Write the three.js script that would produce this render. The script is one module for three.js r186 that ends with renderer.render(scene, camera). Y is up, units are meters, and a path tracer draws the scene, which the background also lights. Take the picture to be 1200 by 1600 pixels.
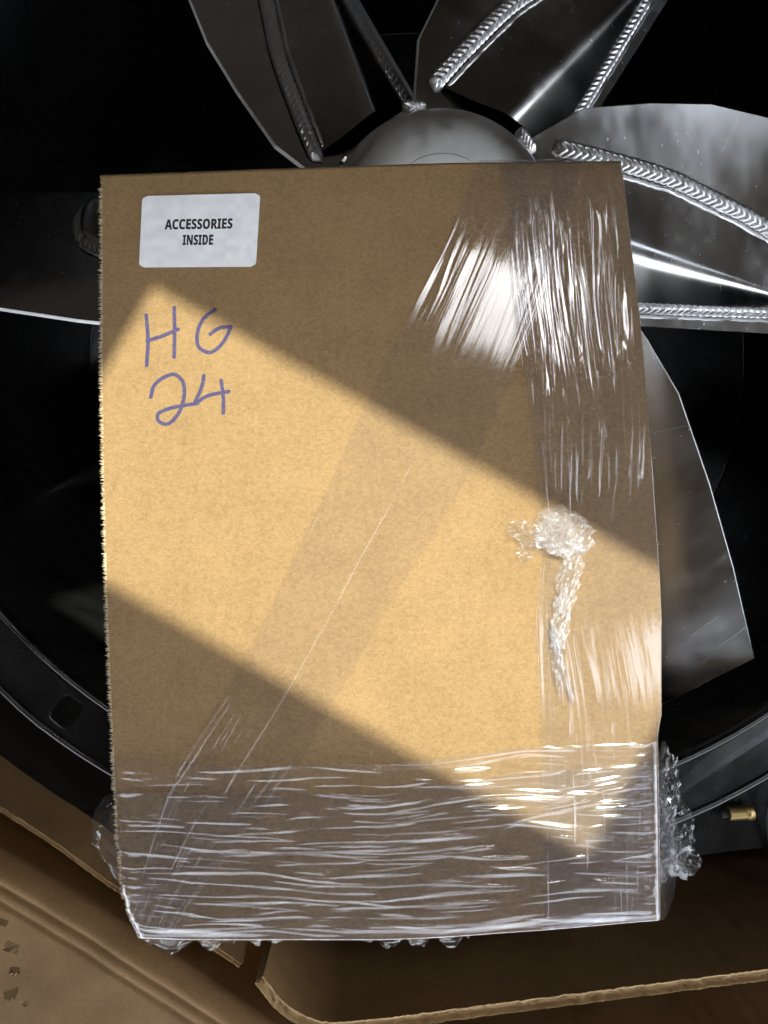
import * as THREE from 'three';
import { mergeGeometries, mergeVertices, toCreasedNormals } from 'three/addons/utils/BufferGeometryUtils.js';
import { ImprovedNoise } from 'three/addons/math/ImprovedNoise.js';
import { RoundedBoxGeometry } from 'three/addons/geometries/RoundedBoxGeometry.js';

// ------------------------------------------------------------------ camera, sky, sun, exposure
const scene = new THREE.Scene();
const TOP = 0.625;                                  // height of the accessory box's upper face
const TILT = THREE.MathUtils.degToRad(2);
const camera = new THREE.PerspectiveCamera(70, 0.75, 0.02, 60);
camera.up.set(0, 0, -1);
camera.position.set(0, TOP + 0.514, 0);
camera.lookAt(0, TOP + 0.514 - Math.cos(TILT), -Math.sin(TILT));
scene.add(camera);

const SUN = new THREE.Vector3(0.25, 1, -0.45);      // towards the sun, per metre of height
const sunDir = SUN.clone().normalize();
const SKY = 1.95;
{
  const W = 512, H = 256, d = new Float32Array(W * H * 4), v = new THREE.Vector3();
  for (let j = 0; j < H; j++) for (let i = 0; i < W; i++) {
    const a = (i + 0.5) / W * 2 * Math.PI - Math.PI, e = ((j + 0.5) / H - 0.5) * Math.PI;
    v.set(Math.cos(e) * Math.cos(a), Math.sin(e), Math.cos(e) * Math.sin(a));
    const up = Math.max(0, v.y), ang = Math.acos(Math.min(1, v.dot(sunDir)));
    const glow = 9 * Math.exp(-((ang / 0.13) ** 2)) + 0.5 * Math.exp(-((ang / 0.6) ** 2));
    const hz = Math.pow(1 - up, 3);
    const k = (j * W + i) * 4;
    d[k] = SKY * (0.8 + 0.25 * hz + glow); d[k + 1] = SKY * (0.9 + 0.16 * hz + glow * 0.98); d[k + 2] = SKY * (1.06 + glow * 0.94); d[k + 3] = 1;
  }
  const t = new THREE.DataTexture(d, W, H, THREE.RGBAFormat, THREE.FloatType);
  t.mapping = THREE.EquirectangularReflectionMapping; t.magFilter = t.minFilter = THREE.LinearFilter; t.needsUpdate = true;
  scene.background = t; scene.environment = t;
}
const sun = new THREE.DirectionalLight(new THREE.Color().setRGB(0.97, 0.98, 0.81), 3.2);
sun.position.copy(sunDir).multiplyScalar(6).add(new THREE.Vector3(0, TOP, 0));
sun.target.position.set(0, TOP, 0);
sun.castShadow = true;
sun.shadow.mapSize.set(4096, 4096);
Object.assign(sun.shadow.camera, { left: -1, right: 1, top: 1, bottom: -1, near: 0.5, far: 12 });
scene.add(sun, sun.target);

const renderer = new THREE.WebGLRenderer({ antialias: true });
renderer.setSize(768, 1024);
renderer.toneMapping = THREE.LinearToneMapping;
renderer.toneMappingExposure = 2.6;
renderer.shadowMap.enabled = true;

// ------------------------------------------------------------------ helpers
function mulberry(a) { return () => { a |= 0; a = a + 0x6D2B79F5 | 0; let t = Math.imul(a ^ a >>> 15, 1 | a); t = t + Math.imul(t ^ t >>> 7, 61 | t) ^ t; return ((t ^ t >>> 14) >>> 0) / 4294967296; }; }
const rnd = mulberry(20417);
const perlin = new ImprovedNoise();
const pn = (x, y, z = 0) => perlin.noise(x, y, z);
const clamp = (x, a = 0, b = 1) => Math.min(b, Math.max(a, x));
const smooth = (a, b, x) => { const t = clamp((x - a) / (b - a)); return t * t * (3 - 2 * t); };
const lerp = (a, b, t) => a + (b - a) * t;
// piecewise-linear table lookup: rows [key, value]
function table(rows) { return (k) => { if (k <= rows[0][0]) return rows[0][1]; for (let i = 1; i < rows.length; i++) if (k <= rows[i][0]) { const a = rows[i - 1], b = rows[i]; return lerp(a[1], b[1], (k - a[0]) / (b[0] - a[0])); } return rows[rows.length - 1][1]; }; }
// smooth curve through [x, z] millimetre points, sampled by 0..1
function curve2(pts, even) { const c = new THREE.CatmullRomCurve3(pts.map(([x, z]) => new THREE.Vector3(x / 1000, 0, z / 1000)), false, 'centripetal'); return (t) => even ? c.getPointAt(clamp(t)) : c.getPoint(clamp(t)); }

function mesh(name, geometry, material, parent = scene) {
  const m = new THREE.Mesh(geometry, material); m.name = name; m.castShadow = m.receiveShadow = true; parent.add(m); return m;
}
function group(name, label, category, parent = scene) { const g = new THREE.Group(); g.name = name; g.userData = { label, category }; parent.add(g); return g; }
function structure(name, geometry, material, label) { const m = mesh(name, geometry, material); m.userData = { kind: 'structure', label }; return m; }
// grid surface: fn(u, v) -> Vector3, uvFn optional
function grid(nu, nv, fn, uvFn) {
  const pos = new Float32Array((nu + 1) * (nv + 1) * 3), uv = new Float32Array((nu + 1) * (nv + 1) * 2), idx = [];
  for (let j = 0, k = 0; j <= nv; j++) for (let i = 0; i <= nu; i++, k++) {
    const p = fn(i / nu, j / nv); pos[k * 3] = p.x; pos[k * 3 + 1] = p.y; pos[k * 3 + 2] = p.z;
    const w = uvFn ? uvFn(i / nu, j / nv, p) : [p.x, p.z]; uv[k * 2] = w[0]; uv[k * 2 + 1] = w[1];
  }
  for (let j = 0; j < nv; j++) for (let i = 0; i < nu; i++) { const a = j * (nu + 1) + i, b = a + 1, c = a + nu + 1, e = c + 1; idx.push(a, c, b, b, c, e); }
  const g = new THREE.BufferGeometry();
  g.setAttribute('position', new THREE.BufferAttribute(pos, 3)); g.setAttribute('uv', new THREE.BufferAttribute(uv, 2)); g.setIndex(idx); g.computeVertexNormals(); return g;
}
// prism of an [x, z] metre polygon between two heights, sides walls included
function slab(poly, y0, y1, bevel = 0) {
  const s = new THREE.Shape(poly.map(([x, z]) => new THREE.Vector2(x, -z)));
  const g = new THREE.ExtrudeGeometry(s, { depth: y1 - y0 - 2 * bevel, bevelEnabled: bevel > 0, bevelThickness: bevel, bevelSize: bevel, bevelOffset: -bevel, bevelSegments: 2, steps: 1 });
  g.rotateX(-Math.PI / 2); g.translate(0, y0 + bevel, 0); return g;
}
function bumpTex(w, h, fn, rep) {   // height 0..1, kept in floats so that polished faces show no steps
  const d = new Float32Array(w * h * 4);
  for (let j = 0; j < h; j++) for (let i = 0; i < w; i++) { const k = (j * w + i) * 4; d[k] = d[k + 1] = d[k + 2] = fn(i / w, j / h); d[k + 3] = 1; }
  const t = new THREE.DataTexture(d, w, h, THREE.RGBAFormat, THREE.FloatType); t.magFilter = THREE.LinearFilter; t.minFilter = THREE.LinearFilter; t.wrapS = t.wrapT = THREE.RepeatWrapping; if (rep) t.repeat.set(rep, rep); t.needsUpdate = true; return t;
}
function dataTex(w, h, fn, srgb, rep) {
  const d = new Uint8Array(w * h * 4);
  for (let j = 0; j < h; j++) for (let i = 0; i < w; i++) { const c = fn(i, j), k = (j * w + i) * 4; d[k] = c[0]; d[k + 1] = c[1]; d[k + 2] = c[2]; d[k + 3] = 255; }
  const t = new THREE.DataTexture(d, w, h, THREE.RGBAFormat); t.magFilter = THREE.LinearFilter; t.minFilter = THREE.LinearMipmapLinearFilter; t.generateMipmaps = true; t.wrapS = t.wrapT = THREE.RepeatWrapping;
  if (srgb) t.colorSpace = THREE.SRGBColorSpace; if (rep) t.repeat.set(rep, rep); t.needsUpdate = true; return t;
}
// tiling value noise
function tileNoise(n, seed) {
  const r = mulberry(seed), a = new Float32Array(n * n); for (let i = 0; i < n * n; i++) a[i] = r();
  return (x, y) => { const xi = Math.floor(x), yi = Math.floor(y), fx = x - xi, fy = y - yi, u = fx * fx * (3 - 2 * fx), v = fy * fy * (3 - 2 * fy); const at = (i, j) => a[((j % n) + n) % n * n + ((i % n) + n) % n]; return lerp(lerp(at(xi, yi), at(xi + 1, yi), u), lerp(at(xi, yi + 1), at(xi + 1, yi + 1), u), v); };
}
const toSRGB = (c) => 255 * (c <= 0.0031308 ? 12.92 * c : 1.055 * Math.pow(c, 1 / 2.4) - 0.055);

// ------------------------------------------------------------------ materials
const N1 = tileNoise(512, 11), N2 = tileNoise(128, 12), N3 = tileNoise(32, 13), N4 = tileNoise(512, 14);
// kraft paper fibre value around 0, x and y in texels of about 0.27 mm
function kraftFibre(x, y) {
  const fine = N1(x * 0.55, y * 0.9) - 0.5, fine2 = N4(x * 0.3 + 0.2 * y, y * 0.62 - 0.1 * x) - 0.5, mid = N2(x * 0.11, y * 0.17) - 0.5, big = N3(x * 0.012, y * 0.014) - 0.5;
  return fine * 0.17 + fine2 * 0.24 + mid * 0.12 + big * 0.07;
}
const KRAFT = [0.255, 0.157, 0.066];
const kraftColor = (f, k = 1) => [toSRGB(clamp(KRAFT[0] * k * (1 + f))), toSRGB(clamp(KRAFT[1] * k * (1 + 1.05 * f))), toSRGB(clamp(KRAFT[2] * k * (1 + 1.2 * f)))];
// noise with nx by ny cells that repeats with the texture, argument 0..1
function cells(nx, ny, seed) { const r = mulberry(seed), a = new Float32Array(nx * ny); for (let i = 0; i < nx * ny; i++) a[i] = r() - 0.5; return (u, v) => { const x = u * nx, y = v * ny, xi = Math.floor(x), yi = Math.floor(y), fx = x - xi, fy = y - yi, p = fx * fx * (3 - 2 * fx), q = fy * fy * (3 - 2 * fy); const at = (i, j) => a[(j % ny) * nx + i % nx]; return lerp(lerp(at(xi, yi), at(xi + 1, yi), p), lerp(at(xi, yi + 1), at(xi + 1, yi + 1), p), q); }; }
const K = [cells(480, 740, 51), cells(260, 520, 52), cells(90, 140, 53), cells(12, 14, 54), cells(5, 5, 55)];
const kraftTile = (u, v) => K[0](u, v) * 0.17 + K[1](u, v) * 0.22 + K[2](u, v) * 0.13 + K[3](u, v) * 0.14 + K[4](u, v) * 0.14;
const kraftMap = dataTex(1024, 1024, (i, j) => kraftColor(kraftTile(i / 1024, j / 1024)), true, 1 / 0.26);
const kraftBump = dataTex(1024, 1024, (i, j) => { const b = clamp(0.5 + kraftTile(i / 1024, j / 1024) * 1.2) * 255; return [b, b, b]; }, false, 1 / 0.26);
const mKraft = new THREE.MeshStandardMaterial({ map: kraftMap, bumpMap: kraftBump, bumpScale: 0.0001, roughness: 0.85 });
const mKraftOld = new THREE.MeshStandardMaterial({ map: kraftMap, bumpMap: kraftBump, bumpScale: 0.00015, roughness: 0.85, color: new THREE.Color().setRGB(0.8, 0.72, 0.62) });
const mRawEdge = new THREE.MeshStandardMaterial({ map: kraftMap, bumpMap: kraftBump, bumpScale: 0.0006, roughness: 0.95, color: new THREE.Color().setRGB(1.35, 1.4, 1.5) });

// bare aluminium: faint rolling lines, smudges and scratches in the roughness
const A = [cells(6, 6, 61), cells(17, 15, 62), cells(60, 56, 63), cells(400, 12, 64), cells(300, 300, 65), cells(3, 3, 66)];
const aluTex = (fn, srgb) => dataTex(1024, 1024, (i, j) => fn(i / 1024, j / 1024), srgb, 1 / 0.37);
const marks = (() => { // scratches, handling marks and specks on the sheet, 0..1
  const cv = document.createElement('canvas'); cv.width = cv.height = 1024; const c = cv.getContext('2d'), r = mulberry(907);
  c.fillStyle = '#000'; c.fillRect(0, 0, 1024, 1024); c.lineCap = 'round';
  for (let i = 0; i < 150; i++) { const x = r() * 1024, y = r() * 1024, l = 6 + 90 * r() ** 3, a = r() * 6.3; c.strokeStyle = `rgba(255,255,255,${0.08 + 0.35 * r() ** 2})`; c.lineWidth = 0.6 + 1.3 * r() ** 2; c.beginPath(); c.moveTo(x, y); c.quadraticCurveTo(x + Math.cos(a) * l * 0.5 + 4 * (r() - 0.5), y + Math.sin(a) * l * 0.5 + 4 * (r() - 0.5), x + Math.cos(a) * l, y + Math.sin(a) * l); c.stroke(); }
  for (let i = 0; i < 700; i++) { c.fillStyle = `rgba(255,255,255,${0.2 + 0.6 * r()})`; c.beginPath(); c.arc(r() * 1024, r() * 1024, 0.5 + 1.5 * r() ** 3, 0, 7); c.fill(); }
  for (let i = 0; i < 26; i++) { const x = r() * 1024, y = r() * 1024; for (let k = 0; k < 14; k++) { c.fillStyle = `rgba(255,255,255,${0.02 + 0.035 * r()})`; c.beginPath(); c.ellipse(x + 30 * (r() - 0.5), y + 22 * (r() - 0.5), 3 + 12 * r(), 2 + 6 * r(), r() * 6, 0, 7); c.fill(); } }
  return c.getImageData(0, 0, 1024, 1024).data;
})();
const markAt = (u, v) => marks[(Math.floor(v * 1024) * 1024 + Math.floor(u * 1024)) * 4] / 255;
const aluRough = aluTex((u, v) => { const b = clamp(0.2 + 0.14 * A[0](u, v) + 0.1 * A[1](u, v) + 0.05 * A[2](u, v) + 0.3 * markAt(u, v)) * 255; return [b, b, b]; });
const aluMap = aluTex((u, v) => { const k = 0.48 + 0.07 * A[5](u, v) + 0.07 * A[1](u, v) + 0.05 * A[2](u, v) + 0.2 * markAt(u, v); return [toSRGB(k), toSRGB(k * 0.985), toSRGB(k * 0.955)]; }, true);
const aluBump = bumpTex(512, 512, (u, v) => 0.5 + 0.5 * A[0](u, v) + 0.2 * A[1](u, v), 1 / 0.37);
const mAlu = new THREE.MeshStandardMaterial({ map: aluMap, roughnessMap: aluRough, bumpMap: aluBump, bumpScale: 0.0004, metalness: 1, roughness: 1 });
const mHub = mAlu.clone(); mHub.roughness = 2.1; mHub.color.setRGB(1.45, 1.45, 1.45);
const mWeld = new THREE.MeshStandardMaterial({ color: new THREE.Color().setRGB(0.66, 0.65, 0.64), metalness: 1, roughness: 0.33 });
const mCut = new THREE.MeshStandardMaterial({ color: new THREE.Color().setRGB(0.8, 0.8, 0.79), metalness: 1, roughness: 0.62 });
const mEdge = new THREE.MeshStandardMaterial({ color: new THREE.Color().setRGB(0.7, 0.7, 0.69), metalness: 1, roughness: 0.45 });
// glossy black painted steel, dust specks
const B = [cells(9, 9, 81), cells(26, 24, 82), cells(110, 110, 83), cells(500, 500, 84)];
const blackTex = (fn, srgb) => dataTex(1024, 1024, (i, j) => fn(i / 1024, j / 1024), srgb, 1 / 0.41);
const blackMap = blackTex((u, v) => { const k = 0.01 + 0.004 * B[1](u, v) + (B[3](u, v) > 0.482 ? 0.06 : 0); return [toSRGB(k), toSRGB(k), toSRGB(k * 1.04)]; }, true);
const blackRough = blackTex((u, v) => { const b = clamp(0.28 + 0.2 * B[0](u, v) + 0.14 * B[1](u, v) + 0.06 * B[2](u, v)) * 255; return [b, b, b]; });
const blackBump = bumpTex(512, 512, (u, v) => 0.5 + 0.5 * B[0](u, v) + 0.3 * B[1](u, v), 1 / 0.41);
const mBlack = new THREE.MeshStandardMaterial({ map: blackMap, roughnessMap: blackRough, roughness: 1, bumpMap: blackBump, bumpScale: 0.00015 });
const mFlange = new THREE.MeshPhysicalMaterial({ map: blackMap, roughnessMap: blackRough, roughness: 0.9, bumpMap: blackBump, bumpScale: 0.0012 });
const mBrass = new THREE.MeshStandardMaterial({ color: new THREE.Color().setRGB(0.5, 0.36, 0.15), metalness: 1, roughness: 0.4 });
const mRubber = new THREE.MeshStandardMaterial({ color: new THREE.Color().setRGB(0.02, 0.02, 0.022), roughness: 0.6 });
// stretch film: clear sheet, a little milky
const filmMat = (t, ior = 1.75, roughness = 0.1) => new THREE.MeshPhysicalMaterial({ color: new THREE.Color().setRGB(0.97, 0.97, 0.98), transmission: t, thickness: 0, ior, roughness, side: THREE.DoubleSide });
const mFilm = filmMat(0.982, 1.7), mFilmThick = filmMat(0.92), mLoose = filmMat(0.985, 1.6), mFilmDiag = filmMat(0.99, 1.5), mFilmHazy = filmMat(0.987, 1.65, 0.2), mFilmSharp = filmMat(0.988, 1.55, 0.11), mFilmLight = filmMat(0.992, 1.36);
// workshop surfaces outside the picture
const mWood = new THREE.MeshStandardMaterial({ color: new THREE.Color().setRGB(0.05, 0.04, 0.031), roughness: 0.9 });
const mRoofWood = new THREE.MeshStandardMaterial({ color: new THREE.Color().setRGB(0.1, 0.077, 0.056), roughness: 0.9 });
const mConcrete = new THREE.MeshStandardMaterial({ color: new THREE.Color().setRGB(0.16, 0.15, 0.14), roughness: 0.95 });

// ------------------------------------------------------------------ the shed round it: floor, walls, roof with the opening that lets the sun in
structure('floor', new THREE.BoxGeometry(40, 0.2, 40).translate(0, -0.1, 0), mConcrete, 'grey concrete floor under the carton');
const ROOF = TOP + 1.35;
{
  // roof opening: a rectangle whose sunlit patch lies across the box
  const shape = new THREE.Shape([[-2.6, -2.4], [2.6, -2.4], [2.6, 2.1], [-2.6, 2.1]].map(([x, z]) => new THREE.Vector2(x, -z)));
  const corner = new THREE.Vector2(-0.161 + SUN.x * 1.35, -0.183 + SUN.z * 1.35);
  const along = new THREE.Vector2(0.873, 0.488).normalize(), across = new THREE.Vector2(-along.y, along.x);
  const at = (a, c) => new THREE.Vector2(corner.x + along.x * a + across.x * c, -(corner.y + along.y * a + across.y * c));
  shape.holes.push(new THREE.Path([at(0, 0), at(0, 0.203), at(0.46, 0.203), at(0.46, 0)]));
  shape.holes.push(new THREE.Path([[0.62, 0.24], [0.62, 0.41], [1.35, 0.41], [1.35, 0.24]].map(([x, z]) => new THREE.Vector2(x, -z))));   // second roof light, mirrored by the flange
  const g = new THREE.ExtrudeGeometry(shape, { depth: 0.012, bevelEnabled: false }).rotateX(-Math.PI / 2).translate(0, ROOF, 0);
  structure('roof', g, mRoofWood, 'dark wooden shed roof with a long narrow opening');
}
structure('wall_back', new THREE.BoxGeometry(5.2, ROOF, 0.1).translate(0, ROOF / 2 - 0.002, -2.3), mWood, 'dark wooden back wall of the shed');
structure('wall_left', new THREE.BoxGeometry(0.1, ROOF, 3.85).translate(-2.5, ROOF / 2 - 0.002, -0.3), mWood, 'dark wooden left wall of the shed');
structure('wall_right', new THREE.BoxGeometry(0.1, ROOF, 1.85).translate(2.5, ROOF / 2 - 0.002, -1.32), mWood, 'dark wooden right wall of the shed');

// ------------------------------------------------------------------ exhaust fan
const FX = 0.0456, FZ = -0.2572, FY = 0.55;         // fan axis and flange height
const fan = group('exhaust_fan', 'large welded aluminium fan in a glossy black round shroud, under the wrapped box', 'fan');
fan.position.set(FX, 0, FZ);
const lathe = (pts, n = 96) => new THREE.LatheGeometry(pts.map(([r, y]) => new THREE.Vector2(r, y)), n);
function uvPlan(g) { const p = g.attributes.position, uv = new Float32Array(p.count * 2); for (let i = 0; i < p.count; i++) { uv[2 * i] = p.getX(i) + 0.4 * p.getY(i); uv[2 * i + 1] = p.getZ(i) + 0.6 * p.getY(i); } g.setAttribute('uv', new THREE.BufferAttribute(uv, 2)); return g; }
{ // flange ring with slotted holes: two lips and a flat between them
  const s = new THREE.Shape(); s.absarc(0, 0, 0.514, 0, Math.PI * 2);
  const inner = new THREE.Path(); inner.absarc(0, 0, 0.476, 0, Math.PI * 2, true); s.holes.push(inner);
  const hx = -0.2604 - FX + 0.004, hz = 0.1463 - FZ - 0.005, hr = Math.hypot(hx, hz), ha = Math.atan2(hz, hx);
  for (let k = 0; k < 8; k++) {
    const a = ha + k * Math.PI / 4, c = Math.cos(a), n = Math.sin(a), h = new THREE.Path(), w = 0.0108, l = 0.0118, m = 28;
    for (let i = 0; i <= m; i++) { const t = -i / m * Math.PI * 2, e = 0.55, px = Math.sign(Math.cos(t)) * Math.abs(Math.cos(t)) ** e * l, pz = Math.sign(Math.sin(t)) * Math.abs(Math.sin(t)) ** e * w; const r = hr - 0.002 + px; const X = c * r - n * pz, Z = n * r + c * pz; i ? h.lineTo(X, -Z) : h.moveTo(X, -Z); }
    s.holes.push(h);
  }
  const flat = uvPlan(new THREE.ExtrudeGeometry(s, { depth: 0.003, bevelEnabled: true, bevelThickness: 0.0008, bevelSize: 0.0008, bevelSegments: 2, curveSegments: 128 }).rotateX(-Math.PI / 2).translate(0, FY - 0.0046, 0));
  { const p = flat.attributes.position; for (let i = 0; i < p.count; i++) { const r = Math.hypot(p.getX(i), p.getZ(i)); p.setY(i, p.getY(i) + (r - 0.5145) * 0.16); } flat.computeVertexNormals(); }
  const fl = mesh('flange_ring', flat, mFlange, fan);
  const bead = (r, w, y) => { const a = []; for (let i = 0; i <= 12; i++) { const t = Math.PI * i / 12; a.push([r + w * Math.cos(t), y + w * 1.1 * Math.sin(t)]); } a.push([r - w, y - 0.012], [r + w, y - 0.012], [r + w, y]); return uvPlan(lathe(a, 160)); };
  mesh('inner_lip', bead(0.4735, 0.0024, FY + 0.0035), mFlange, fl);
  const g = bead(0.5165, 0.0028, FY - 0.001), p = g.attributes.position;
  for (let i = 0; i < p.count; i++) { const a = Math.atan2(p.getZ(i), p.getX(i)), k = 1 + 0.0035 * pn(a * 6, 3.1) + 0.0012 * pn(a * 24, 7.7); p.setX(i, p.getX(i) * k); p.setZ(i, p.getZ(i) * k); }
  g.computeVertexNormals(); mesh('outer_lip', g, mFlange, fl);
}
mesh('throat', uvPlan(lathe([[0.471, FY - 0.006], [0.468, FY - 0.03], [0.461, FY - 0.07], [0.457, FY - 0.13], [0.456, 0.3], [0.456, 0.13], [0.455, 0.129], [0.2, 0.125], [0, 0.12]], 128)), mBlack, fan);
{ // square mounting plate below the flange
  const s = new THREE.Shape([[-0.59, -0.59], [0.59, -0.59], [0.59, 0.59], [-0.59, 0.59]].map(([x, z]) => new THREE.Vector2(x, -z)));
  const h = new THREE.Path(); h.absarc(0, 0, 0.4715, 0, Math.PI * 2, true); s.holes.push(h);
  const g = new THREE.ExtrudeGeometry(s, { depth: 0.003, bevelEnabled: true, bevelThickness: 0.001, bevelSize: 0.001, bevelSegments: 2, curveSegments: 96 }).rotateX(-Math.PI / 2).rotateY(THREE.MathUtils.degToRad(7)).translate(0, 0.42, 0);
  mesh('mounting_plate', uvPlan(g), mBlack, fan);
  mesh('housing', uvPlan(new THREE.CylinderGeometry(0.44, 0.44, 0.116, 64, 1, true).translate(0, 0.07, 0)), mBlack, fan);
}
mesh('motor', uvPlan(lathe([[0, 0.43], [0.05, 0.43], [0.075, 0.425], [0.085, 0.41], [0.085, 0.13], [0, 0.121]], 64)), mBlack, fan);
for (let k = 0; k < 1; k++) { // tube that carry the motor
  const a = THREE.MathUtils.degToRad(206 - 120 * k), R = 0.452, p = (r, y) => new THREE.Vector3(Math.cos(a) * r, y, -Math.sin(a) * r);
  mesh('motor_bracket', uvPlan(new THREE.TubeGeometry(new THREE.CatmullRomCurve3([p(0.08, 0.3), p(0.2, 0.3), p(0.36, 0.3), p(R + 0.006, 0.31)]), 40, 0.011, 14)), mBlack, fan);
}
const hub = mesh('hub', uvPlan(lathe([[0, 0.5752], [0.03, 0.5752], [0.06, 0.5745], [0.073, 0.5733], [0.08, 0.571], [0.0855, 0.5665], [0.089, 0.561], [0.0915, 0.5535], [0.0928, 0.545], [0.093, 0.52], [0.093, 0.455], [0.088, 0.448], [0, 0.446]], 128)), mHub, fan);
mesh('hub_bushing', uvPlan(lathe([[0.0185, 0.57], [0.0185, 0.5792], [0.0195, 0.5798], [0.0415, 0.5798], [0.0425, 0.579], [0.0425, 0.57]], 96)), mEdge, hub);
mesh('shaft', uvPlan(lathe([[0, 0.5792], [0.0165, 0.5792], [0.0178, 0.578], [0.0178, 0.43]], 48)), mEdge, hub);

// blades: (r, t) outline in a frame whose t axis rises by PITCH
const PITCH = 0.5947, H0 = 0.0178;
const lead = [[0.082, 0.06], [0.1228, 0.0753], [0.176, 0.0746], [0.2257, 0.0706], [0.3, 0.0525], [0.37, 0.0322], [0.4446, 0.0074]];
const trail = (r) => -0.0568 - 0.1287 * r;
const nT = new THREE.Vector3(0, 1, PITCH).normalize();  // blade normal in (r, y, -t -> z) axes
// a blade's own axes: x = r, z = -t, y = height; off = distance above the plate
const bladeAt = (r, t, off = 0) => new THREE.Vector3(r, FY + H0 + PITCH * (t - 0.08), -t).addScaledVector(nT, off);
const w1 = table([[0.095, 0.0545], [0.102, 0.052], [0.132, 0.0445], [0.17, 0.034], [0.2, 0.0245], [0.226, 0.013], [0.256, 0.0], [0.286, -0.015], [0.302, -0.026], [0.312, -0.035]]);
const w2 = (r) => -0.0462 - 0.108 * r - (r < 0.12 ? 0 : 0);
const foldT = table([[0.1, 0.004], [0.117, -0.002], [0.216, -0.037], [0.2915, -0.0615], [0.312, -0.068]]);
function sweepBead(path, width, height, seed, rippleLen) { // path: array of {p, n} ; ridged weld bead with chevron ripples
  const L = [0]; for (let i = 1; i < path.length; i++) L.push(L[i - 1] + path[i].p.distanceTo(path[i - 1].p));
  const total = L[L.length - 1], nv = Math.round(total / 0.00055), nu = 18;
  const at = (s) => { let i = 1; while (i < L.length - 1 && L[i] < s) i++; const k = (s - L[i - 1]) / (L[i] - L[i - 1]); return { p: path[i - 1].p.clone().lerp(path[i].p, k), n: path[i - 1].n.clone().lerp(path[i].n, k).normalize(), d: path[i].p.clone().sub(path[i - 1].p).normalize() }; };
  const frames = []; for (let j = 0; j <= nv; j++) { const s = j / nv * total, a = at(Math.max(0, s - 0.004)), b = at(Math.min(total, s + 0.004)), m = at(s); m.d = b.p.clone().sub(a.p).normalize(); m.s = s; m.side = new THREE.Vector3().crossVectors(m.d, m.n).normalize(); frames.push(m); }
  return grid(nu, nv, (u, v) => {
    const F = frames[Math.round(v * nv)], q = u * 2 - 1;
    const wob = 1 + 0.1 * pn(F.s * 260, seed, q > 0 ? 5 : 9), end = Math.sqrt(clamp(Math.min(F.s, total - F.s) / 0.006));
    const ph = (F.s + 0.007 * Math.abs(q + 0.12 * pn(F.s * 90, seed)) * 1.1 + 0.0006 * pn(F.s * 150, q * 2, seed)) / rippleLen, fr = ph - Math.floor(ph);
    const dome = Math.sqrt(Math.max(0, 1 - q * q * 0.98));
    const h = height * dome * (0.82 + 0.12 * pn(F.s * 80, seed + 2)) * end + 0.0012 * (fr < 0.75 ? fr / 0.75 : (1 - fr) / 0.25) * Math.min(1, dome * 1.6) * smooth(0.0, 0.01, F.s) + 0.0002;
    return F.p.clone().addScaledVector(F.side, q * width / 2 * wob * (0.45 + 0.55 * end)).addScaledVector(F.n, h);
  }, (u, v) => [u * width, v * total]);
}
function bladeGeometry() {
  const out = [...lead, [0.4519, trail(0.4519)], [0.3, trail(0.3)], [0.15, trail(0.15)], [0.065, trail(0.065)]];
  const s = new THREE.Shape(out.map(([r, t]) => new THREE.Vector2(r, t * Math.hypot(1, PITCH))));
  const g = new THREE.ExtrudeGeometry(s, { depth: 0.003, bevelEnabled: true, bevelThickness: 0.0005, bevelSize: 0.0004, bevelOffset: -0.0004, bevelSegments: 1 });
  g.translate(0, 0, -0.0035);                          // x = r, y = along chord, z = normal
  const m = new THREE.Matrix4().makeBasis(new THREE.Vector3(1, 0, 0), new THREE.Vector3(0, PITCH, -1).normalize(), nT.clone());
  g.applyMatrix4(m); const o = bladeAt(0, 0); g.translate(o.x, o.y, o.z);
  return uvPlan(g);
}
function stiffenerGeometry() { // folded cover plate between the two welds
  const R0 = 0.104, R1 = 0.3105, hf = 0.021;
  return uvPlan(grid(48, 60, (u, v) => {
    const end = Math.pow(v, 1), q = u * 2 - 1;
    let r = lerp(R0 + 0.02 * smooth(0, 1, Math.abs(u - 0.75) < 0.75 ? u : 1), R1, end);
    const a = w1(r), b = w2(r), f = clamp((foldT(r) - a) / (b - a), 0.3, 0.9);
    const t = lerp(a, b, u);
    let k = u < f ? u / f : (1 - u) / (1 - f);
    const soft = 0.09, near = (u - f) / soft; if (Math.abs(near) < 1) k -= 0.5 * soft * (1 / f + 1 / (1 - f)) * 0.5 * (1 - Math.abs(near)) ** 2;   // rounded fold
    const cap = Math.sqrt(clamp((R1 - r) / 0.014));
    r += 0.006 * Math.sin(u * Math.PI) * smooth(0.9, 1, v);
    return bladeAt(r, t, 0.0012 + hf * k * cap * smooth(0.0, 0.02, Math.max(0.02, v)));
  }));
}
const pathOf = (n, a, b, tf, off = 0.0005) => Array.from({ length: n + 1 }, (_, i) => { const r = lerp(a, b, i / n); return { p: bladeAt(r, tf(r), off), n: nT.clone() }; });
const gBlade = bladeGeometry(), gStiff = stiffenerGeometry();
const endPath = Array.from({ length: 13 }, (_, i) => { const q = i / 12; return { p: bladeAt(0.3105 + 0.007 * Math.sin(q * Math.PI), lerp(w1(0.3105), w2(0.3105), q), 0.0006), n: nT.clone() }; });
const gWeld1 = uvPlan(mergeGeometries([sweepBead(pathOf(60, 0.098, 0.311, w1), 0.0145, 0.0046, 3, 0.006)]));
const gToe1 = sweepBead(pathOf(60, 0.107, 0.31, (r) => w1(r) - 0.0078 - 0.0008 * pn(r * 200, 1.3), 0.004), 0.0036, 0.0016, 23, 0.05);
const gWeld2 = sweepBead(pathOf(50, 0.122, 0.309, (r) => w2(r)), 0.013, 0.004, 8, 0.006);
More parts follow.
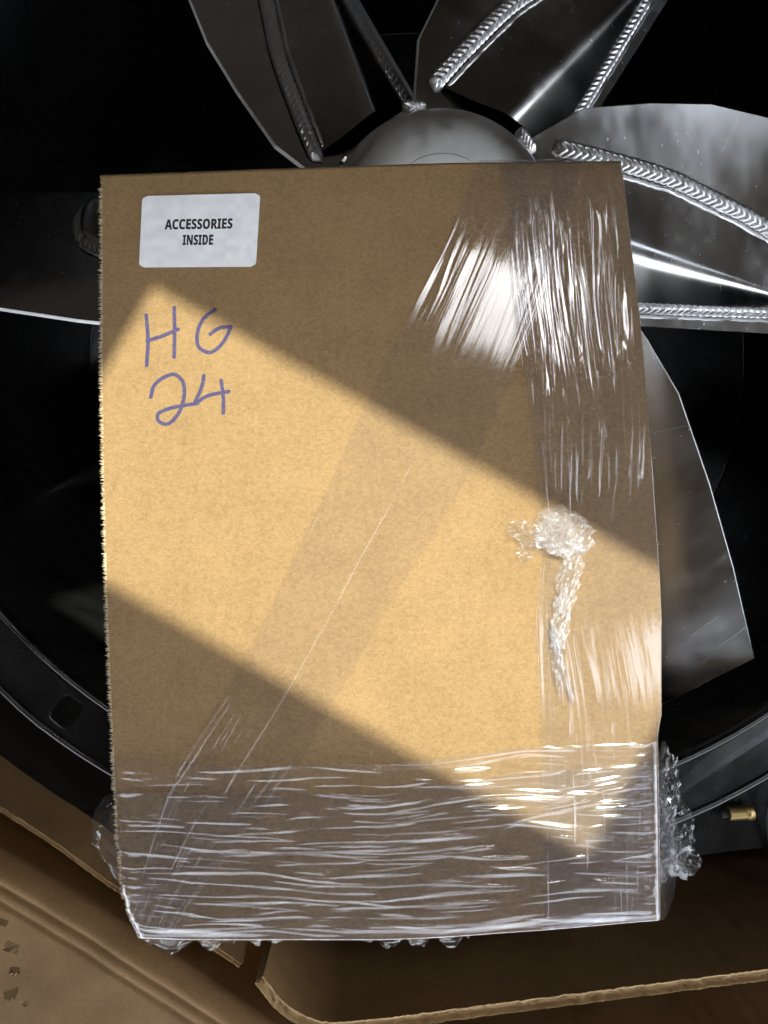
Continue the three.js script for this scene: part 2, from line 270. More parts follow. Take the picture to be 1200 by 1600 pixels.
const gToe2 = sweepBead(pathOf(60, 0.122, 0.309, (r) => w2(r) - 0.0068 - 0.0007 * pn(r * 180, 4.3), 0.0003), 0.003, 0.0012, 29, 0.05);
const gEnd = sweepBead(endPath, 0.011, 0.0036, 14, 0.0042);
function hubWeld(t0, t1, rr, seed) { const pts = []; for (let i = 0; i <= 16; i++) { const t = lerp(t0, t1, i / 16), r = Math.sqrt(Math.max(0, rr * rr - t * t)); pts.push({ p: bladeAt(r, t, 0.0006), n: nT.clone().add(new THREE.Vector3(-0.5, 0, 0)).normalize() }); } return sweepBead(pts, 0.011, 0.0045, seed, 0.004); }
const gHubWeldA = hubWeld(0.066, 0.05, 0.0955, 31), gHubWeldB = hubWeld(0.035, -0.05, 0.096, 33);
for (let k = 0; k < 6; k++) {
  const b = mesh('blade', gBlade, [mAlu, mCut], fan); b.rotation.y = 0.094 + k * Math.PI / 3;
  mesh('stiffener', gStiff, mAlu, b);
  for (const g of [gWeld1, gWeld2, gEnd, gHubWeldA, gHubWeldB]) mesh('weld_bead', g, mWeld, b);
  mesh('weld_toe', gToe1, mWeld, b); mesh('weld_toe', gToe2, mWeld, b);
}

// ------------------------------------------------------------------ shipping carton round the fan
const carton = group('shipping_carton', 'large open brown corrugated carton with torn and bent walls holding the fan', 'carton');
function ribbonWall(pts, thick, y0, y1, jag = 0, seed = 1) { // upright corrugated board along [x, z] points: two liners and a rough top edge
  const c = curve2(pts.map(([x, z]) => [x * 1000, z * 1000]), true), n = 220, ny = 26;
  const nor = (t) => { const a = c(t - 0.004), b = c(t + 0.004), d = b.sub(a); return new THREE.Vector3(d.z, 0, -d.x).normalize(); };
  const top = (t, e) => y1 + jag * (pn(t * 60, seed) * 0.6 + pn(t * 190, seed + 3, e) * 0.5);
  const face = (side) => grid(n, ny, (u, v) => { const p = c(u).addScaledVector(nor(u), side * thick / 2 + 0.002 * pn(u * 9, v * 5, seed) + 0.0006 * pn(u * 60, v * 6, seed)); p.y = lerp(y0, top(u, side), v); return p; }, (u, v, p) => [u * 0.6, p.y]);
  const edge = grid(n * 2, 8, (u, v) => { const p = c(u).addScaledVector(nor(u), lerp(-thick / 2, thick / 2, v) + 0.0007 * pn(u * 160, v * 3, seed)); const flute = v > 0.15 && v < 0.85 ? -0.002 - 0.002 * Math.abs(pn(u * 120, v * 4, seed + 9)) : 0; p.y = top(u, lerp(-1, 1, v)) + flute; return p; }, (u, v) => [u * 0.6, v * 0.01]);
  const ends = [0, 1].map((t) => grid(8, 30, (u, v) => { const d = c(Math.min(1, t + 0.004)).sub(c(Math.max(0, t - 0.004))).normalize(); const p = c(t).addScaledVector(nor(t), lerp(-thick / 2, thick / 2, u) + 0.0015 * pn(t, v * 5, seed)); p.addScaledVector(d, (t ? 1 : -1) * (0.0015 * pn(u * 5, v * 60, seed) - (u > 0.15 && u < 0.85 ? 0.0015 : 0))); p.y = lerp(y0, top(t, 0), v); return p; }, (u, v, p) => [u * 0.01, p.y]));
  return { faces: mergeGeometries([face(-1), face(1)]), edges: mergeGeometries([edge, ...ends]) };
}
function wallPart(name, ...a) { const w = ribbonWall(...a); const m = mesh(name, w.faces, mKraftOld, carton); mesh('cut_edge', w.edges, mRawEdge, m); return m; }
wallPart('wall_panel', [[-0.107, 0.378], [-0.085, 0.403], [-0.055, 0.417], [-0.02, 0.4165], [0.1, 0.402], [0.33, 0.3735], [0.62, 0.338]], 0.0095, 0.012, 0.5, 0.0022, 4);
wallPart('liner_panel', [[-0.62, 0.03], [-0.45, 0.155], [-0.36, 0.222], [-0.29, 0.2665], [-0.2305, 0.3085], [-0.17, 0.343], [-0.125, 0.372]], 0.004, 0.012, 0.49, 0.001, 9);
{ // outer wall that bends outwards into a flap
  const c = curve2([[-640, 110], [-480, 190], [-345, 268], [-222, 342], [-95, 424], [60, 530]]), W = 0.21;
  const surf = (lift) => grid(160, 420, (u, v) => {
    const p = c(u), d = c(u + 0.004).sub(c(u - 0.004)).normalize(), o = new THREE.Vector3(-d.z, 0, d.x);
    const s = v * 0.7 - 0.46, R = 0.014;             // distance past the bend, metres
    let out = 0, y = 0.488;
    if (s < 0) { y += s; } else if (s < R * 1.45) { const a = s / R; out = R * (1 - Math.cos(a)); y += R * Math.sin(a); } else { const a = 1.45, e = s - R * a; out = R * (1 - Math.cos(a)) + e * Math.sin(a); y += R * Math.sin(a) + e * Math.cos(a) * 0.3 - e * e * 0.5; }
    const crease = 0.0022 * Math.exp(-(((s - 0.026) / 0.0022) ** 2)) + 0.0016 * Math.exp(-(((s - 0.037) / 0.002) ** 2));
    const dent = 0.004 * pn(u * 6, v * 5, 2.2) + 0.0012 * pn(u * 22, v * 16, 6.2);
    return p.addScaledVector(o, out).add(new THREE.Vector3(0, y - crease + lift + dent * smooth(-0.05, 0.05, s), 0));
  }, (u, v) => [u * 0.9, v * 0.7]);
  const f = mesh('bent_flap', mergeGeometries([surf(0), surf(-0.004)]), mKraftOld, carton);
  // torn tufts of liner paper
  for (const [x, z, w, a] of [[-0.3145, 0.346, 0.012, 0.4], [-0.3115, 0.3655, 0.009, 0.1], [-0.3138, 0.385, 0.013, -0.4], [-0.3025, 0.392, 0.007, 0.8], [-0.3225, 0.3256, 0.008, 0.3]]) {
    const r = mulberry(Math.round(x * -9000 + z * 7000)), j = () => (r() - 0.5) * 0.25;
    const g = grid(6, 4, (u, v) => { const px = (u - 0.5) * w * (1 + j()), pz = (v - 0.5) * w * 0.6 * (1 + j()); return new THREE.Vector3(x + px * Math.cos(a) - pz * Math.sin(a), 0.5078 + 0.0022 * v * (0.6 + r()) , z + px * Math.sin(a) + pz * Math.cos(a)); });
    mesh('torn_paper', toCreasedNormals(g, 0.5), mKraft, f);
  }
}
wallPart('wall_panel', [[-0.62, 0.1], [-0.655, -0.3], [-0.665, -0.9]], 0.0095, 0.012, 0.48, 0.002, 14);
wallPart('wall_panel', [[-0.66, -0.91], [0, -0.9], [0.68, -0.91]], 0.0095, 0.012, 0.48, 0.002, 15);
wallPart('wall_panel', [[0.685, -0.9], [0.68, -0.3], [0.64, 0.33]], 0.0095, 0.012, 0.48, 0.002, 16);
wallPart('outer_wall', [[-0.03, 0.56], [0.1, 0.54], [0.33, 0.512], [0.66, 0.472]], 0.0095, 0.012, 0.5, 0.002, 24);
mesh('bottom_panel', new THREE.BoxGeometry(1.36, 0.01, 1.36).translate(0, 0.006, -0.23), mKraftOld, carton);

// small things on the plate beside the flange
{
  const b = group('brass_fitting', 'small brass bolt end in the dark corner beside the wrapped box', 'bolt');
  b.position.set(0.338, 0.425, 0.262); b.rotation.y = 0.06;
  mesh('sleeve', lathe([[0, -0.011], [0.0062, -0.011], [0.0068, -0.01], [0.0068, 0.004], [0.006, 0.0055], [0.0075, 0.0065], [0.0075, 0.012], [0, 0.012]], 28).rotateZ(-Math.PI / 2).translate(0, 0.0085, 0), mBrass, b);
  mesh('stud', lathe([[0, -0.018], [0.0035, -0.018], [0.004, -0.017], [0.004, -0.011], [0, -0.011]], 20).rotateZ(-Math.PI / 2).translate(0, 0.0085, 0), mRubber, b);
  const cb = mesh('cable', new THREE.TubeGeometry(new THREE.CatmullRomCurve3([[0.372, 0.427, 0.215], [0.366, 0.44, 0.24], [0.363, 0.437, 0.268], [0.372, 0.428, 0.3], [0.4, 0.427, 0.33]].map((p) => new THREE.Vector3(...p))), 60, 0.0032, 10), mRubber);
  cb.userData = { label: 'thin black cable lying beside the brass bolt end', category: 'cable' };
}

// ------------------------------------------------------------------ accessory box
const box = group('accessory_box', 'flat brown cardboard box with white label and marker writing, wrapped in clear stretch film', 'box');
const leftX = table([[-0.2578, -0.2022], [-0.177, -0.2008], [-0.109, -0.2], [-0.027, -0.1973], [0.04, -0.1946], [0.098, -0.1916], [0.151, -0.1885], [0.204, -0.185], [0.247, -0.1803], [0.262, -0.1765], [0.277, -0.169]]);
const rightX = table([[-0.268, 0.1694], [-0.21, 0.1756], [-0.154, 0.1816], [-0.09, 0.1866], [-0.036, 0.1897], [0.0225, 0.1928], [0.054, 0.194], [0.124, 0.193], [0.1375, 0.1902], [0.204, 0.1907], [0.264, 0.1903]]);
const topZ = table([[-0.2022, -0.2575], [-0.0915, -0.2613], [0.0458, -0.2661], [0.1694, -0.2676]]);
const botZ = table([[-0.17, 0.2765], [0, 0.2765], [0.044, 0.2743], [0.11, 0.27], [0.1903, 0.2635]]);
const BOT = 0.5806, PW = 0.42, PH = 0.56, PX = -0.21, PZ = -0.275;      // print area of the top panel
// surface height of the top panel: a slight bow, a faint crease, bent corner
const panelY = (x, z) => TOP + 0.0007 * Math.cos(x / 0.2 * 1.5) - 0.0007 + 0.0005 * smooth(-0.01, 0.012, x - 0.006 - z * 0.03) * smooth(-0.05, 0.05, z) * (1 - smooth(0.02, 0.12, x)) + 0.0003 * pn(x * 25, z * 18, 1.7) - 0.002 * smooth(0.045, 0.0, Math.hypot(x + 0.178, z - 0.279));
let topTex, topBump;
{
  const W = 1536, H = 2048, cv = document.createElement('canvas'); cv.width = W; cv.height = H;
  const c = cv.getContext('2d'); c.fillStyle = '#ffffff'; c.fillRect(0, 0, W, H);
  const X = (mm) => (mm / 1000 - PX) / PW * W, Y = (mm) => (mm / 1000 - PZ) / PH * H;
  c.strokeStyle = '#000000'; c.lineCap = 'round'; c.lineJoin = 'round'; c.lineWidth = 2.6 / 1000 / PW * W;
  const strokes = [
    [[-169, -158], [-167.6, -140.6], [-168.3, -121.9]], [[-149.1, -163.3], [-148.7, -144.6], [-148.8, -127.9]], [[-168.2, -139.5], [-157, -143.2], [-146.1, -147.9]],
    [[-120, -162], [-128.3, -155.3], [-132.7, -143.3], [-131.1, -134.6], [-123.4, -131.2], [-116.8, -135.2], [-111.6, -142.6], [-108.7, -149.7]], [[-108.7, -149.7], [-116.9, -148.6], [-123.3, -144.3]],
    [[-165.1, -99.3], [-162.9, -107.3], [-156.3, -113.2], [-148.4, -115.5], [-142.7, -110.6], [-141.4, -100.6], [-145.5, -87.3], [-153.3, -80.1], [-159.7, -82.7], [-159.7, -87.3], [-153.4, -90.7], [-144.2, -92.9], [-131.7, -94.9]],
    [[-127.6, -114.6], [-129, -106.6], [-133.9, -95.3]], [[-133, -95.3], [-124.5, -100.3], [-109.7, -103.3]], [[-115.3, -111.3], [-113.7, -99.3], [-113.6, -88]]];
  for (const s of strokes) { const k = new THREE.CatmullRomCurve3(s.map(([a, b]) => new THREE.Vector3(a, b, 0)), false, 'centripetal').getPoints(60); c.beginPath(); k.forEach((p, i) => i ? c.lineTo(X(p.x), Y(p.y)) : c.moveTo(X(p.x), Y(p.y))); c.stroke(); }
  const ink = c.getImageData(0, 0, W, H).data, INK = [0.036, 0.03, 0.105];
  const streak = tileNoise(256, 71);
  topTex = dataTex(W, H, (i, j) => {
    const y = H - 1 - j, f = kraftFibre(i, y) * 1.5 + 0.05 * (streak(i / 7, y / 60) - 0.5);
    const p = kraftColor(f), a = (1 - ink[(y * W + i) * 4] / 255) * clamp(0.92 + 0.5 * (N1(i * 0.35, y * 0.35) - 0.5));
    return a > 0 ? [0, 1, 2].map((k) => lerp(p[k], toSRGB(INK[k] * (1 + f * 0.6)), a)) : p;
  }, true);
  topBump = dataTex(W / 2, H / 2, (i, j) => { const b = clamp(0.5 + kraftFibre(i * 2, H - 1 - j * 2)) * 255; return [b, b, b]; }, false);
}
const mTop = new THREE.MeshStandardMaterial({ map: topTex, bumpMap: topBump, bumpScale: 0.00014, roughness: 0.8 });
const printUV = (x, z) => [(x - PX) / PW, 1 - (z - PZ) / PH];
{
  const nu = 56, nv = 420, jagL = [], jagR = [];
  for (let j = 0; j <= nv; j++) { jagL.push((j % 3 ? 0.0002 : -0.0007) - 0.0009 * rnd() + 0.0006 * pn(j * 0.09, 4)); jagR.push(0.0005 * rnd()); }
  const edgePoint = (u, v) => {
    // v runs top to bottom; the ends follow the slightly crooked short edges
    const x0 = lerp(lerp(-0.2022, 0.1694, u), lerp(-0.1695, 0.1903, u), v), zt = topZ(x0), zb = botZ(x0), z = lerp(zt, zb, v);
    const j = Math.round(v * nv), l = leftX(z) + jagL[j], r = rightX(z) + jagR[j];
    return [lerp(l, r, u), z];
  };
  const top = grid(nu, nv, (u, v) => { const [x, z] = edgePoint(u, v); return new THREE.Vector3(x, panelY(x, z), z); }, (u, v, p) => printUV(p.x, p.z));
  const panel = mesh('top_panel', top, mTop, box);
  const skirt = (u, name) => mesh(name, grid(4, nv, (k, v) => { const [x, z] = edgePoint(u, v); const inn = (u ? -1 : 1) * (k > 0.2 && k < 0.8 ? 0.0004 + 0.0009 * Math.abs(Math.sin(v * 900)) : 0) + (rnd() - 0.5) * 0.0005; return new THREE.Vector3(x + inn, panelY(x, z) - k * 0.0042, z); }, (k, v) => [k * 0.004, v * 0.55]), mRawEdge, panel);
  skirt(0, 'cut_edge'); skirt(1, 'cut_edge');
  mesh('fold_edge', grid(nu, 6, (u, k) => { const [x, z] = edgePoint(u, 0); const a = k * Math.PI / 2; return new THREE.Vector3(x, panelY(x, z) - 0.003 * (1 - Math.cos(a)), z - 0.003 * Math.sin(a)); }, (u, v, p) => printUV(p.x, p.z)), mTop, panel);
  mesh('fold_edge', grid(nu, 6, (u, k) => { const [x, z] = edgePoint(u, 1); const a = k * Math.PI / 2; return new THREE.Vector3(x, panelY(x, z) - 0.0015 * (1 - Math.cos(a)), z + 0.001 * Math.sin(a)); }, (u, v, p) => printUV(p.x, p.z)), mTop, panel);
  // fibres of torn liner standing out from the left cut edge
  const tuft = []; for (let i = 0; i < 1500; i++) { const z = lerp(-0.25, 0.25, rnd()), x = leftX(z) - 0.0002, l = 0.001 + 0.0022 * rnd() ** 1.5, dz = (rnd() - 0.5) * 0.0016, y = panelY(x, z) + 0.0003 - 0.003 * rnd() ** 2, w = 0.0003 + 0.0004 * rnd(); const g = new THREE.BufferGeometry(); g.setAttribute('position', new THREE.Float32BufferAttribute([x + 0.0008, y, z - w, x + 0.0008, y, z + w, x - l, y + 0.0007 * (rnd() - 0.6), z + dz], 3)); g.setAttribute('uv', new THREE.Float32BufferAttribute([0, z, 0.001, z, 0, z + 0.001], 2)); g.computeVertexNormals(); tuft.push(g); }
  const tf = mesh('paper_fibres', mergeGeometries(tuft), new THREE.MeshStandardMaterial({ color: new THREE.Color().setRGB(0.5, 0.4, 0.27), roughness: 1, side: THREE.DoubleSide }), panel); tf.userData.kind = 'stuff';
  // walls and base
  const line = (n, fn) => Array.from({ length: n + 1 }, (_, i) => fn(i / n));
  const wall = (fn) => grid(60, 4, (u, v) => { const [x, z] = fn(u); return new THREE.Vector3(x, lerp(BOT, panelY(x, z) - 0.003, v), z); }, (u, v) => [u * 0.5, v * 0.06]);
  mesh('side_wall', wall((u) => { const z = lerp(-0.256, 0.274, u); return [leftX(z) + 0.0022, z]; }), mKraft, box);
  mesh('side_wall', wall((u) => { const z = lerp(-0.266, 0.2625, u); return [rightX(z) - 0.002, z]; }), mKraft, box);
  mesh('side_wall', wall((u) => { const x = lerp(-0.2, 0.167, u); return [x, topZ(x) - 0.001]; }), mKraft, box);
  mesh('side_wall', wall((u) => { const x = lerp(-0.17, 0.188, u); return [x, botZ(x) + 0.001]; }), mKraft, box);
  const rim = [...line(20, (t) => { const x = lerp(-0.199, 0.167, t); return [x, topZ(x) - 0.0005]; }), ...line(20, (t) => { const z = lerp(-0.26, 0.262, t); return [rightX(z) - 0.0025, z]; }), ...line(20, (t) => { const x = lerp(0.187, -0.168, t); return [x, botZ(x)]; }), ...line(20, (t) => { const z = lerp(0.27, -0.25, t); return [leftX(z) + 0.0026, z]; })];
  mesh('bottom_panel', slab(rim, BOT - 0.0004, BOT + 0.0026), mKraft, box);
}
{ // white label
  const cv = document.createElement('canvas'); cv.width = 1024; cv.height = 640; const c = cv.getContext('2d');
  c.fillStyle = '#f3f3f3'; c.fillRect(0, 0, 1024, 640);
  const im = c.getImageData(0, 0, 1024, 640); for (let j = 0; j < 640; j++) for (let i = 0; i < 1024; i++) { const k = (j * 1024 + i) * 4, s = 14 * (N3(i / 60, j / 60) - 0.5) + 5 * (N2(i / 9, j / 9) - 0.5) - (N1(i * 0.22, j * 0.22) > 0.992 ? 26 : 0); for (let q = 0; q < 3; q++) im.data[k + q] += s; } c.putImageData(im, 0, 0);
  c.fillStyle = '#141416'; c.textAlign = 'center'; c.textBaseline = 'alphabetic';
  const line = (t, x, y, w, px) => { c.save(); c.font = `bold ${px}px sans-serif`; const k = w / c.measureText(t).width; c.translate(x, y); c.scale(k, 1); c.fillText(t, 0, 0); c.strokeStyle = '#141416'; c.lineWidth = 5; c.lineJoin = 'round'; c.strokeText(t, 0, 0); c.restore(); };
  line('ACCESSORIES', 505, 302, 588, 118); line('INSIDE', 505, 442, 270, 118);
  const t = new THREE.CanvasTexture(cv); t.colorSpace = THREE.SRGBColorSpace; t.anisotropy = 8;
  const q = [[-0.1728, -0.2439], [-0.0882, -0.2457], [-0.0911, -0.1925], [-0.1744, -0.192]], r = 0.045, ar = 1.6;
  const g = grid(48, 32, (u, v) => {
    // squeeze the square grid into a rounded rectangle
    const dx = Math.min(u, 1 - u), dy = Math.min(v, 1 - v), ry = r * ar; let uu = u, vv = v;
    if (dy < ry) { const k = r - Math.sqrt(Math.max(0, r * r - ((ry - dy) / ar) ** 2)); uu = lerp(k, 1 - k, u); }
    const x = lerp(lerp(q[0][0], q[1][0], uu), lerp(q[3][0], q[2][0], uu), vv), z = lerp(lerp(q[0][1], q[1][1], uu), lerp(q[3][1], q[2][1], uu), vv);
    const lift = 0.0004 + 0.0004 * smooth(0.04, 0, dx) * pn(v * 4, 2.2) ** 2 + 0.00025 * Math.max(0, pn(u * 3, v * 2, 8.8));
    return new THREE.Vector3(x, panelY(x, z) + lift, z);
  }, (u, v) => [u, 1 - v]);
  const lb = mesh('label', g, new THREE.MeshStandardMaterial({ map: t, roughness: 0.5 }), box);
  lb.userData.label = 'white sticker reading ACCESSORIES INSIDE';
}

// ------------------------------------------------------------------ stretch film on the box
// lays a point of the film on the box: past an edge it turns down the side
const RAD = 0.0007;
function lay(x, z, h) {
  const xr = rightX(z), xl = leftX(z), zb = botZ(clamp(x, xl, xr)), zt = topZ(clamp(x, xl, xr));
  const turn = (e) => e <= 0 ? [e, 0] : e < RAD * 1.57 ? [RAD * Math.sin(e / RAD), RAD * (1 - Math.cos(e / RAD))] : [RAD, RAD + e - RAD * 1.57];
  h = Math.min(h, 0.0003 + h * smooth(-0.001, 0.012, Math.min(xr - x, x - xl, zb - z, z - zt)));   // pulled tight over the edges
  let X = x, Z = z, down = 0;
  if (x > xr) { const [o, d] = turn(x - xr); X = xr + o + h * smooth(0, 0.004, x - xr); down += d; } else if (x < xl) { const [o, d] = turn(xl - x); X = xl - o - 0.0006 - h * smooth(0, 0.004, xl - x); down += d; }
  if (z > zb) { const [o, d] = turn(z - zb); Z = zb + o + h * smooth(0, 0.004, z - zb) * 0.5 + 0.0003; down = Math.max(down, d); } else if (z < zt) { const [o, d] = turn(zt - z); Z = zt - o - h - 0.003; down = Math.max(down, d); }
  return new THREE.Vector3(X, panelY(clamp(x, xl, xr), clamp(z, zt, zb)) - down + (down > RAD ? 0 : h), Z);
}
const ridge = (n, p) => Math.pow(1 - Math.min(1, Math.abs(n) * 1.9), p);
// pulled wrinkles: fine across (s, metres), slow along (t, metres)
function wrinkle(s, t, seed, a) {
  const w = s + 0.005 * pn(s * 26, t * 7, seed) + 0.0012 * pn(s * 120, t * 26, seed + 31);
  const wave = pn(w * 85, t * 6, seed + 1), mid = ridge(pn(w * 190 + 3, t * 11, seed + 5), 2), fine = pn(w * 430, t * 19, seed + 9), tiny = pn(w * 950, t * 46, seed + 13);
  const gate = smooth(-0.3, 0.3, pn(w * 34, t * 13, seed + 20)), gate2 = smooth(-0.3, 0.3, pn(w * 60, t * 20, seed + 25));
  return a * (0.0009 * (wave + 0.4) * (0.4 + 0.6 * gate) + 0.0008 * mid * gate2 + 0.00032 * fine * (0.4 + 0.6 * gate) + 0.00007 * tiny);
}
{ // tall band down the right side
  const L = curve2([[82.4, -290], [82.4, -264], [86.7, -223.5], [90.9, -168], [100.5, -99.5], [107.3, -36], [111.5, 0], [110, 20], [106.6, 54], [107.1, 107], [109.4, 160], [109.5, 215], [109.5, 269], [109.5, 292]]);
  const zs = []; for (let i = 0; i <= 400; i++) zs.push(L(i / 400).z);
  const film = (seed, base, amp, shift) => grid(300, 170, (u, v) => {
    const a = L(v), z0 = a.z, xr = rightX(clamp(z0, -0.268, 0.264)) + 0.05;
    let uu = u; const kn = Math.exp(-(((z0 - 0.02) / 0.07) ** 2)); uu = lerp(u, u * u * 0.55 + u * 0.45, kn * 0.75);   // strands gather towards the knot
    const x = lerp(a.x + shift, xr, uu), s = u * 0.13;
    const hem = 0.0006 * smooth(0.012, 0, u) + 0.0012 * Math.exp(-(((u - 0.02) / 0.012) ** 2)) * (0.5 + 0.5 * pn(z0 * 12, seed));
    const calm = 1 + 1.2 * smooth(-0.17, -0.1, z0) * (1 - smooth(-0.06, -0.02, z0)) - 0.72 * smooth(-0.04, 0.02, z0) * (1 - smooth(0.12, 0.16, z0));
    return lay(x, z0 + 0.002 * pn(u * 3, 1, seed), base + amp * calm * wrinkle(s, z0, seed, 1) + hem);
  });
  mesh('stretch_film', film(40.5, 0.0006, 1.35, 0), mFilm, box);
  mesh('stretch_film', film(63.5, 0.0009, 1.4, 0.004), mFilmLight, box);
}
{ // band round the lower end
  const T1 = table([[-0.26, 0.15], [-0.1887, 0.1526], [-0.111, 0.1578], [0, 0.1565], [0.098, 0.1446], [0.1915, 0.1424], [0.26, 0.14]]);
  const T2 = table([[-0.26, 0.175], [-0.1884, 0.1755], [-0.111, 0.1767], [0, 0.1776], [0.098, 0.162], [0.1913, 0.158], [0.26, 0.155]]);
  const film = (seed, T, base, amp, z1) => grid(150, 330, (u, v) => {
    const x = lerp(-0.235, 0.24, u), a = T(x), z = lerp(a, z1, v) + 0.0015 * pn(x * 14, v * 3, seed);
    const s = v * 0.13, right = smooth(0.0, 0.16, x);
    const ss = s + 0.012 * right * (0.5 - v) * smooth(0.5, 1, pn(x * 4, 2, seed) + 1) + 0.01 * pn(x * 5, v * 1.5, seed + 2);
    const left = smooth(-0.14, -0.19, x);
    const hem = 0.0006 * Math.exp(-(((v - 0.012) / 0.008) ** 2)) * smooth(-0.3, 0.3, pn(x * 16, seed));
    return lay(x, z, base + amp * (1.75 + 0.3 * right) * wrinkle(ss, x, seed, 1) + hem + left * 0.0005 * pn(x * 300, z * 380, seed) );
  });
  mesh('stretch_film', film(80.5, T1, 0.001, 1.0, 0.31), mFilmHazy, box);
  mesh('stretch_film', film(95.5, T2, 0.0013, 1.1, 0.315), mFilmSharp, box);
  mesh('stretch_film', film(101.5, T2, 0.0011, 0.7, 0.313), mFilmDiag, box);
}
{ // slanting band from the upper right to the lower left corner
  const L = curve2([[80, -292], [66.4, -264], [41, -205], [-4.5, -113], [-54, -4.4], [-102.8, 93.8], [-146.7, 168.8], [-176, 262], [-182, 292]]);
  const Rr = curve2([[150, -292], [140, -264], [112, -168], [60, -45], [8, 40.4], [-33, 111.5], [-72, 177.6], [-140, 262], [-150, 292]]);
  const film = (seed, base, amp) => grid(230, 190, (u, v) => {
    const a = L(v), b = Rr(v), x = lerp(a.x, b.x, u), z = lerp(a.z, b.z, u), t = v * 0.64;
    const strand = 0.0014 * Math.exp(-(((u - 0.5 - 0.05 * Math.sin(v * 4)) / 0.012) ** 2)) * smooth(0.35, 0.5, v) * (1 - smooth(0.7, 0.78, v)) + (0.0005 * Math.exp(-(((u - 0.02) / 0.012) ** 2)) + 0.0005 * Math.exp(-(((u - 0.22) / 0.014) ** 2))) * smooth(-0.3, 0.4, pn(v * 9, u * 5, 3.3));
    const ends = 0.6 + 2.9 * smooth(0.6, 0.7, v) * (1 - 0.6 * smooth(0.78, 0.86, v));
    return lay(x, z, base + amp * ends * wrinkle(u * 0.085, t, seed, 1) + strand);
  });
  mesh('stretch_film', film(120.5, 0.0004, 0.75), mFilmDiag, box);
}
// crumpled pieces: sheet folded in sharp facets
function crumple(name, cx, cz, rx, rz, y, amp, seed, n, turn = 0, mat = mFilmThick) {
  const g = grid(n, n, (u, v) => {
    const a = u * 2 - 1, b = v * 2 - 1, m = Math.max(Math.abs(a), Math.abs(b)) || 1, l = Math.hypot(a, b) || 1, k = m / l;
    const ang = Math.atan2(b, a), R = 1 + 0.28 * pn(Math.cos(ang) * 2.5, Math.sin(ang) * 2.5, seed);
    let px = a * k * rx * R, pz = b * k * rz * R; px += 0.003 * pn(u * 12, v * 12, seed); pz += 0.003 * pn(u * 12, v * 12, seed + 4);
    const h = Math.abs(pn(u * 5, v * 5, seed)) * 1.3 + Math.abs(pn(u * 11, v * 11, seed + 2)) * 0.7 + Math.abs(pn(u * 21, v * 21, seed + 7)) * 0.4, edge = 1 - 0.7 * m * m;
    const x = cx + px * Math.cos(turn) - pz * Math.sin(turn), z = cz + px * Math.sin(turn) + pz * Math.cos(turn);
    return new THREE.Vector3(x, y + amp * h * edge, z);
  });
  return mesh(name, toCreasedNormals(g, 0.25), mat, box);
}
crumple('film_knot', 0.125, -0.004, 0.021, 0.016, TOP + 0.003, 0.009, 3.3, 26, 0.2);
crumple('film_knot', 0.12, -0.002, 0.017, 0.013, TOP + 0.006, 0.009, 7.7, 22, 0.9);
crumple('film_knot', 0.102, -0.002, 0.016, 0.0085, TOP + 0.0035, 0.007, 12.4, 16, 0.35, mFilm);
crumple('film_knot', 0.099, 0.009, 0.0065, 0.0085, TOP + 0.0025, 0.004, 15.1, 8, 0.4, mFilm);
crumple('film_tail', 0.1285, 0.028, 0.008, 0.026, TOP + 0.003, 0.006, 21.4, 20, 0.25);
crumple('film_tail', 0.1225, 0.058, 0.0058, 0.022, TOP + 0.003, 0.006, 25.4, 20, 0.1);
crumple('film_tail', 0.1195, 0.082, 0.0036, 0.026, TOP + 0.0025, 0.0045, 29.8, 18, -0.1, mFilm);
crumple('film_tail', 0.1235, 0.088, 0.0022, 0.03, TOP + 0.002, 0.003, 34.2, 16, -0.3, mFilm);
crumple('loose_film', 0.214, 0.226, 0.018, 0.03, TOP - 0.045, 0.014, 41.7, 18, 0.3, mLoose);
crumple('loose_film', 0.224, 0.242, 0.017, 0.014, TOP - 0.05, 0.012, 47.2, 14, 0.9, mLoose);
crumple('loose_film', 0.206, 0.19, 0.012, 0.035, TOP - 0.035, 0.012, 53.9, 18, 0.05, mLoose);
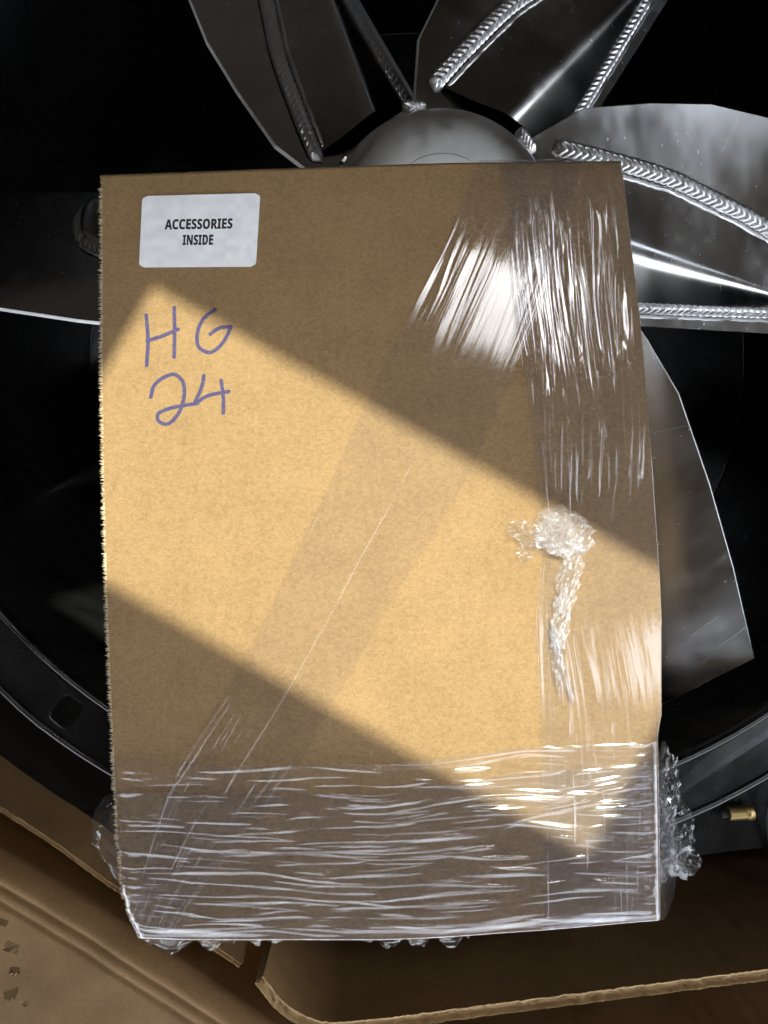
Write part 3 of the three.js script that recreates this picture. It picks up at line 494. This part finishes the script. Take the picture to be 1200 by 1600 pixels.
// loose film hanging off the sides
function hanging(name, fn, nu, nv, mat = mLoose) { return mesh(name, toCreasedNormals(grid(nu * 2, nv * 2, fn), 0.7), mat, box); }
hanging('loose_film', (u, v) => { // right: hangs off the wrapped edge and stands out a little
  const z = lerp(0.135, 0.266, u), o = smooth(0.1, 0.8, u), e = (0.012 + 0.03 * o + 0.012 * pn(u * 7, 2.5)) * Math.pow(v, 0.8);
  return new THREE.Vector3(rightX(z) + 0.002 + e + 0.007 * pn(u * 16, v * 2, 3.5) * v + 0.0025 * pn(u * 45, v * 3, 7.1) * v, TOP - 0.003 - 0.085 * v * (0.7 + 0.3 * o), z + 0.006 * pn(u * 5, v * 4, 6.6) * v);
}, 60, 14);
hanging('loose_film', (u, v) => {
  const z = lerp(0.175, 0.262, u), e = (0.02 + 0.022 * Math.abs(pn(u * 5, 9.5)) + 0.02 * smooth(0.5, 0.85, u)) * v;
  return new THREE.Vector3(rightX(z) + 0.002 + e + 0.006 * pn(u * 14, v * 3, 12.1) * v, TOP - 0.008 - 0.07 * v, z + 0.008 * pn(u * 6, v * 5, 16.6) * v);
}, 50, 14);
hanging('loose_film', (u, v) => { // left tab
  const z = lerp(0.192, 0.25, u), e = v * (0.012 + 0.021 * Math.sin(u * Math.PI) ** 0.5);
  return new THREE.Vector3(leftX(z) - 0.003 - e, TOP - 0.012 - 0.03 * v + 0.007 * pn(u * 6, v * 5, 28.1) * v, z + 0.004 * pn(u * 6, v * 5, 26.6));
}, 20, 10);
hanging('loose_film', (u, v) => { // frill under the lower edge
  const x = lerp(-0.172, -0.07, u), e = v * (0.01 + 0.024 * Math.abs(pn(u * 5 + 0.4, 3.5)) + 0.01 * (1 - u));
  return new THREE.Vector3(x + 0.004 * pn(u * 9, v * 3, 2.2), TOP - 0.014 - 0.02 * v + 0.006 * pn(u * 9, v * 5, 33.1) * v, botZ(x) + 0.003 + e);
}, 40, 8);
hanging('loose_film', (u, v) => {
  const x = lerp(-0.02, 0.062, u), e = v * (0.007 + 0.022 * Math.abs(pn(u * 4 + 0.8, 7.5)));
  return new THREE.Vector3(x + 0.004 * pn(u * 9, v * 3, 5.2), TOP - 0.01 - 0.016 * v + 0.005 * pn(u * 9, v * 5, 43.1) * v, botZ(x) + 0.003 + e);
}, 34, 8);

renderer.render(scene, camera);
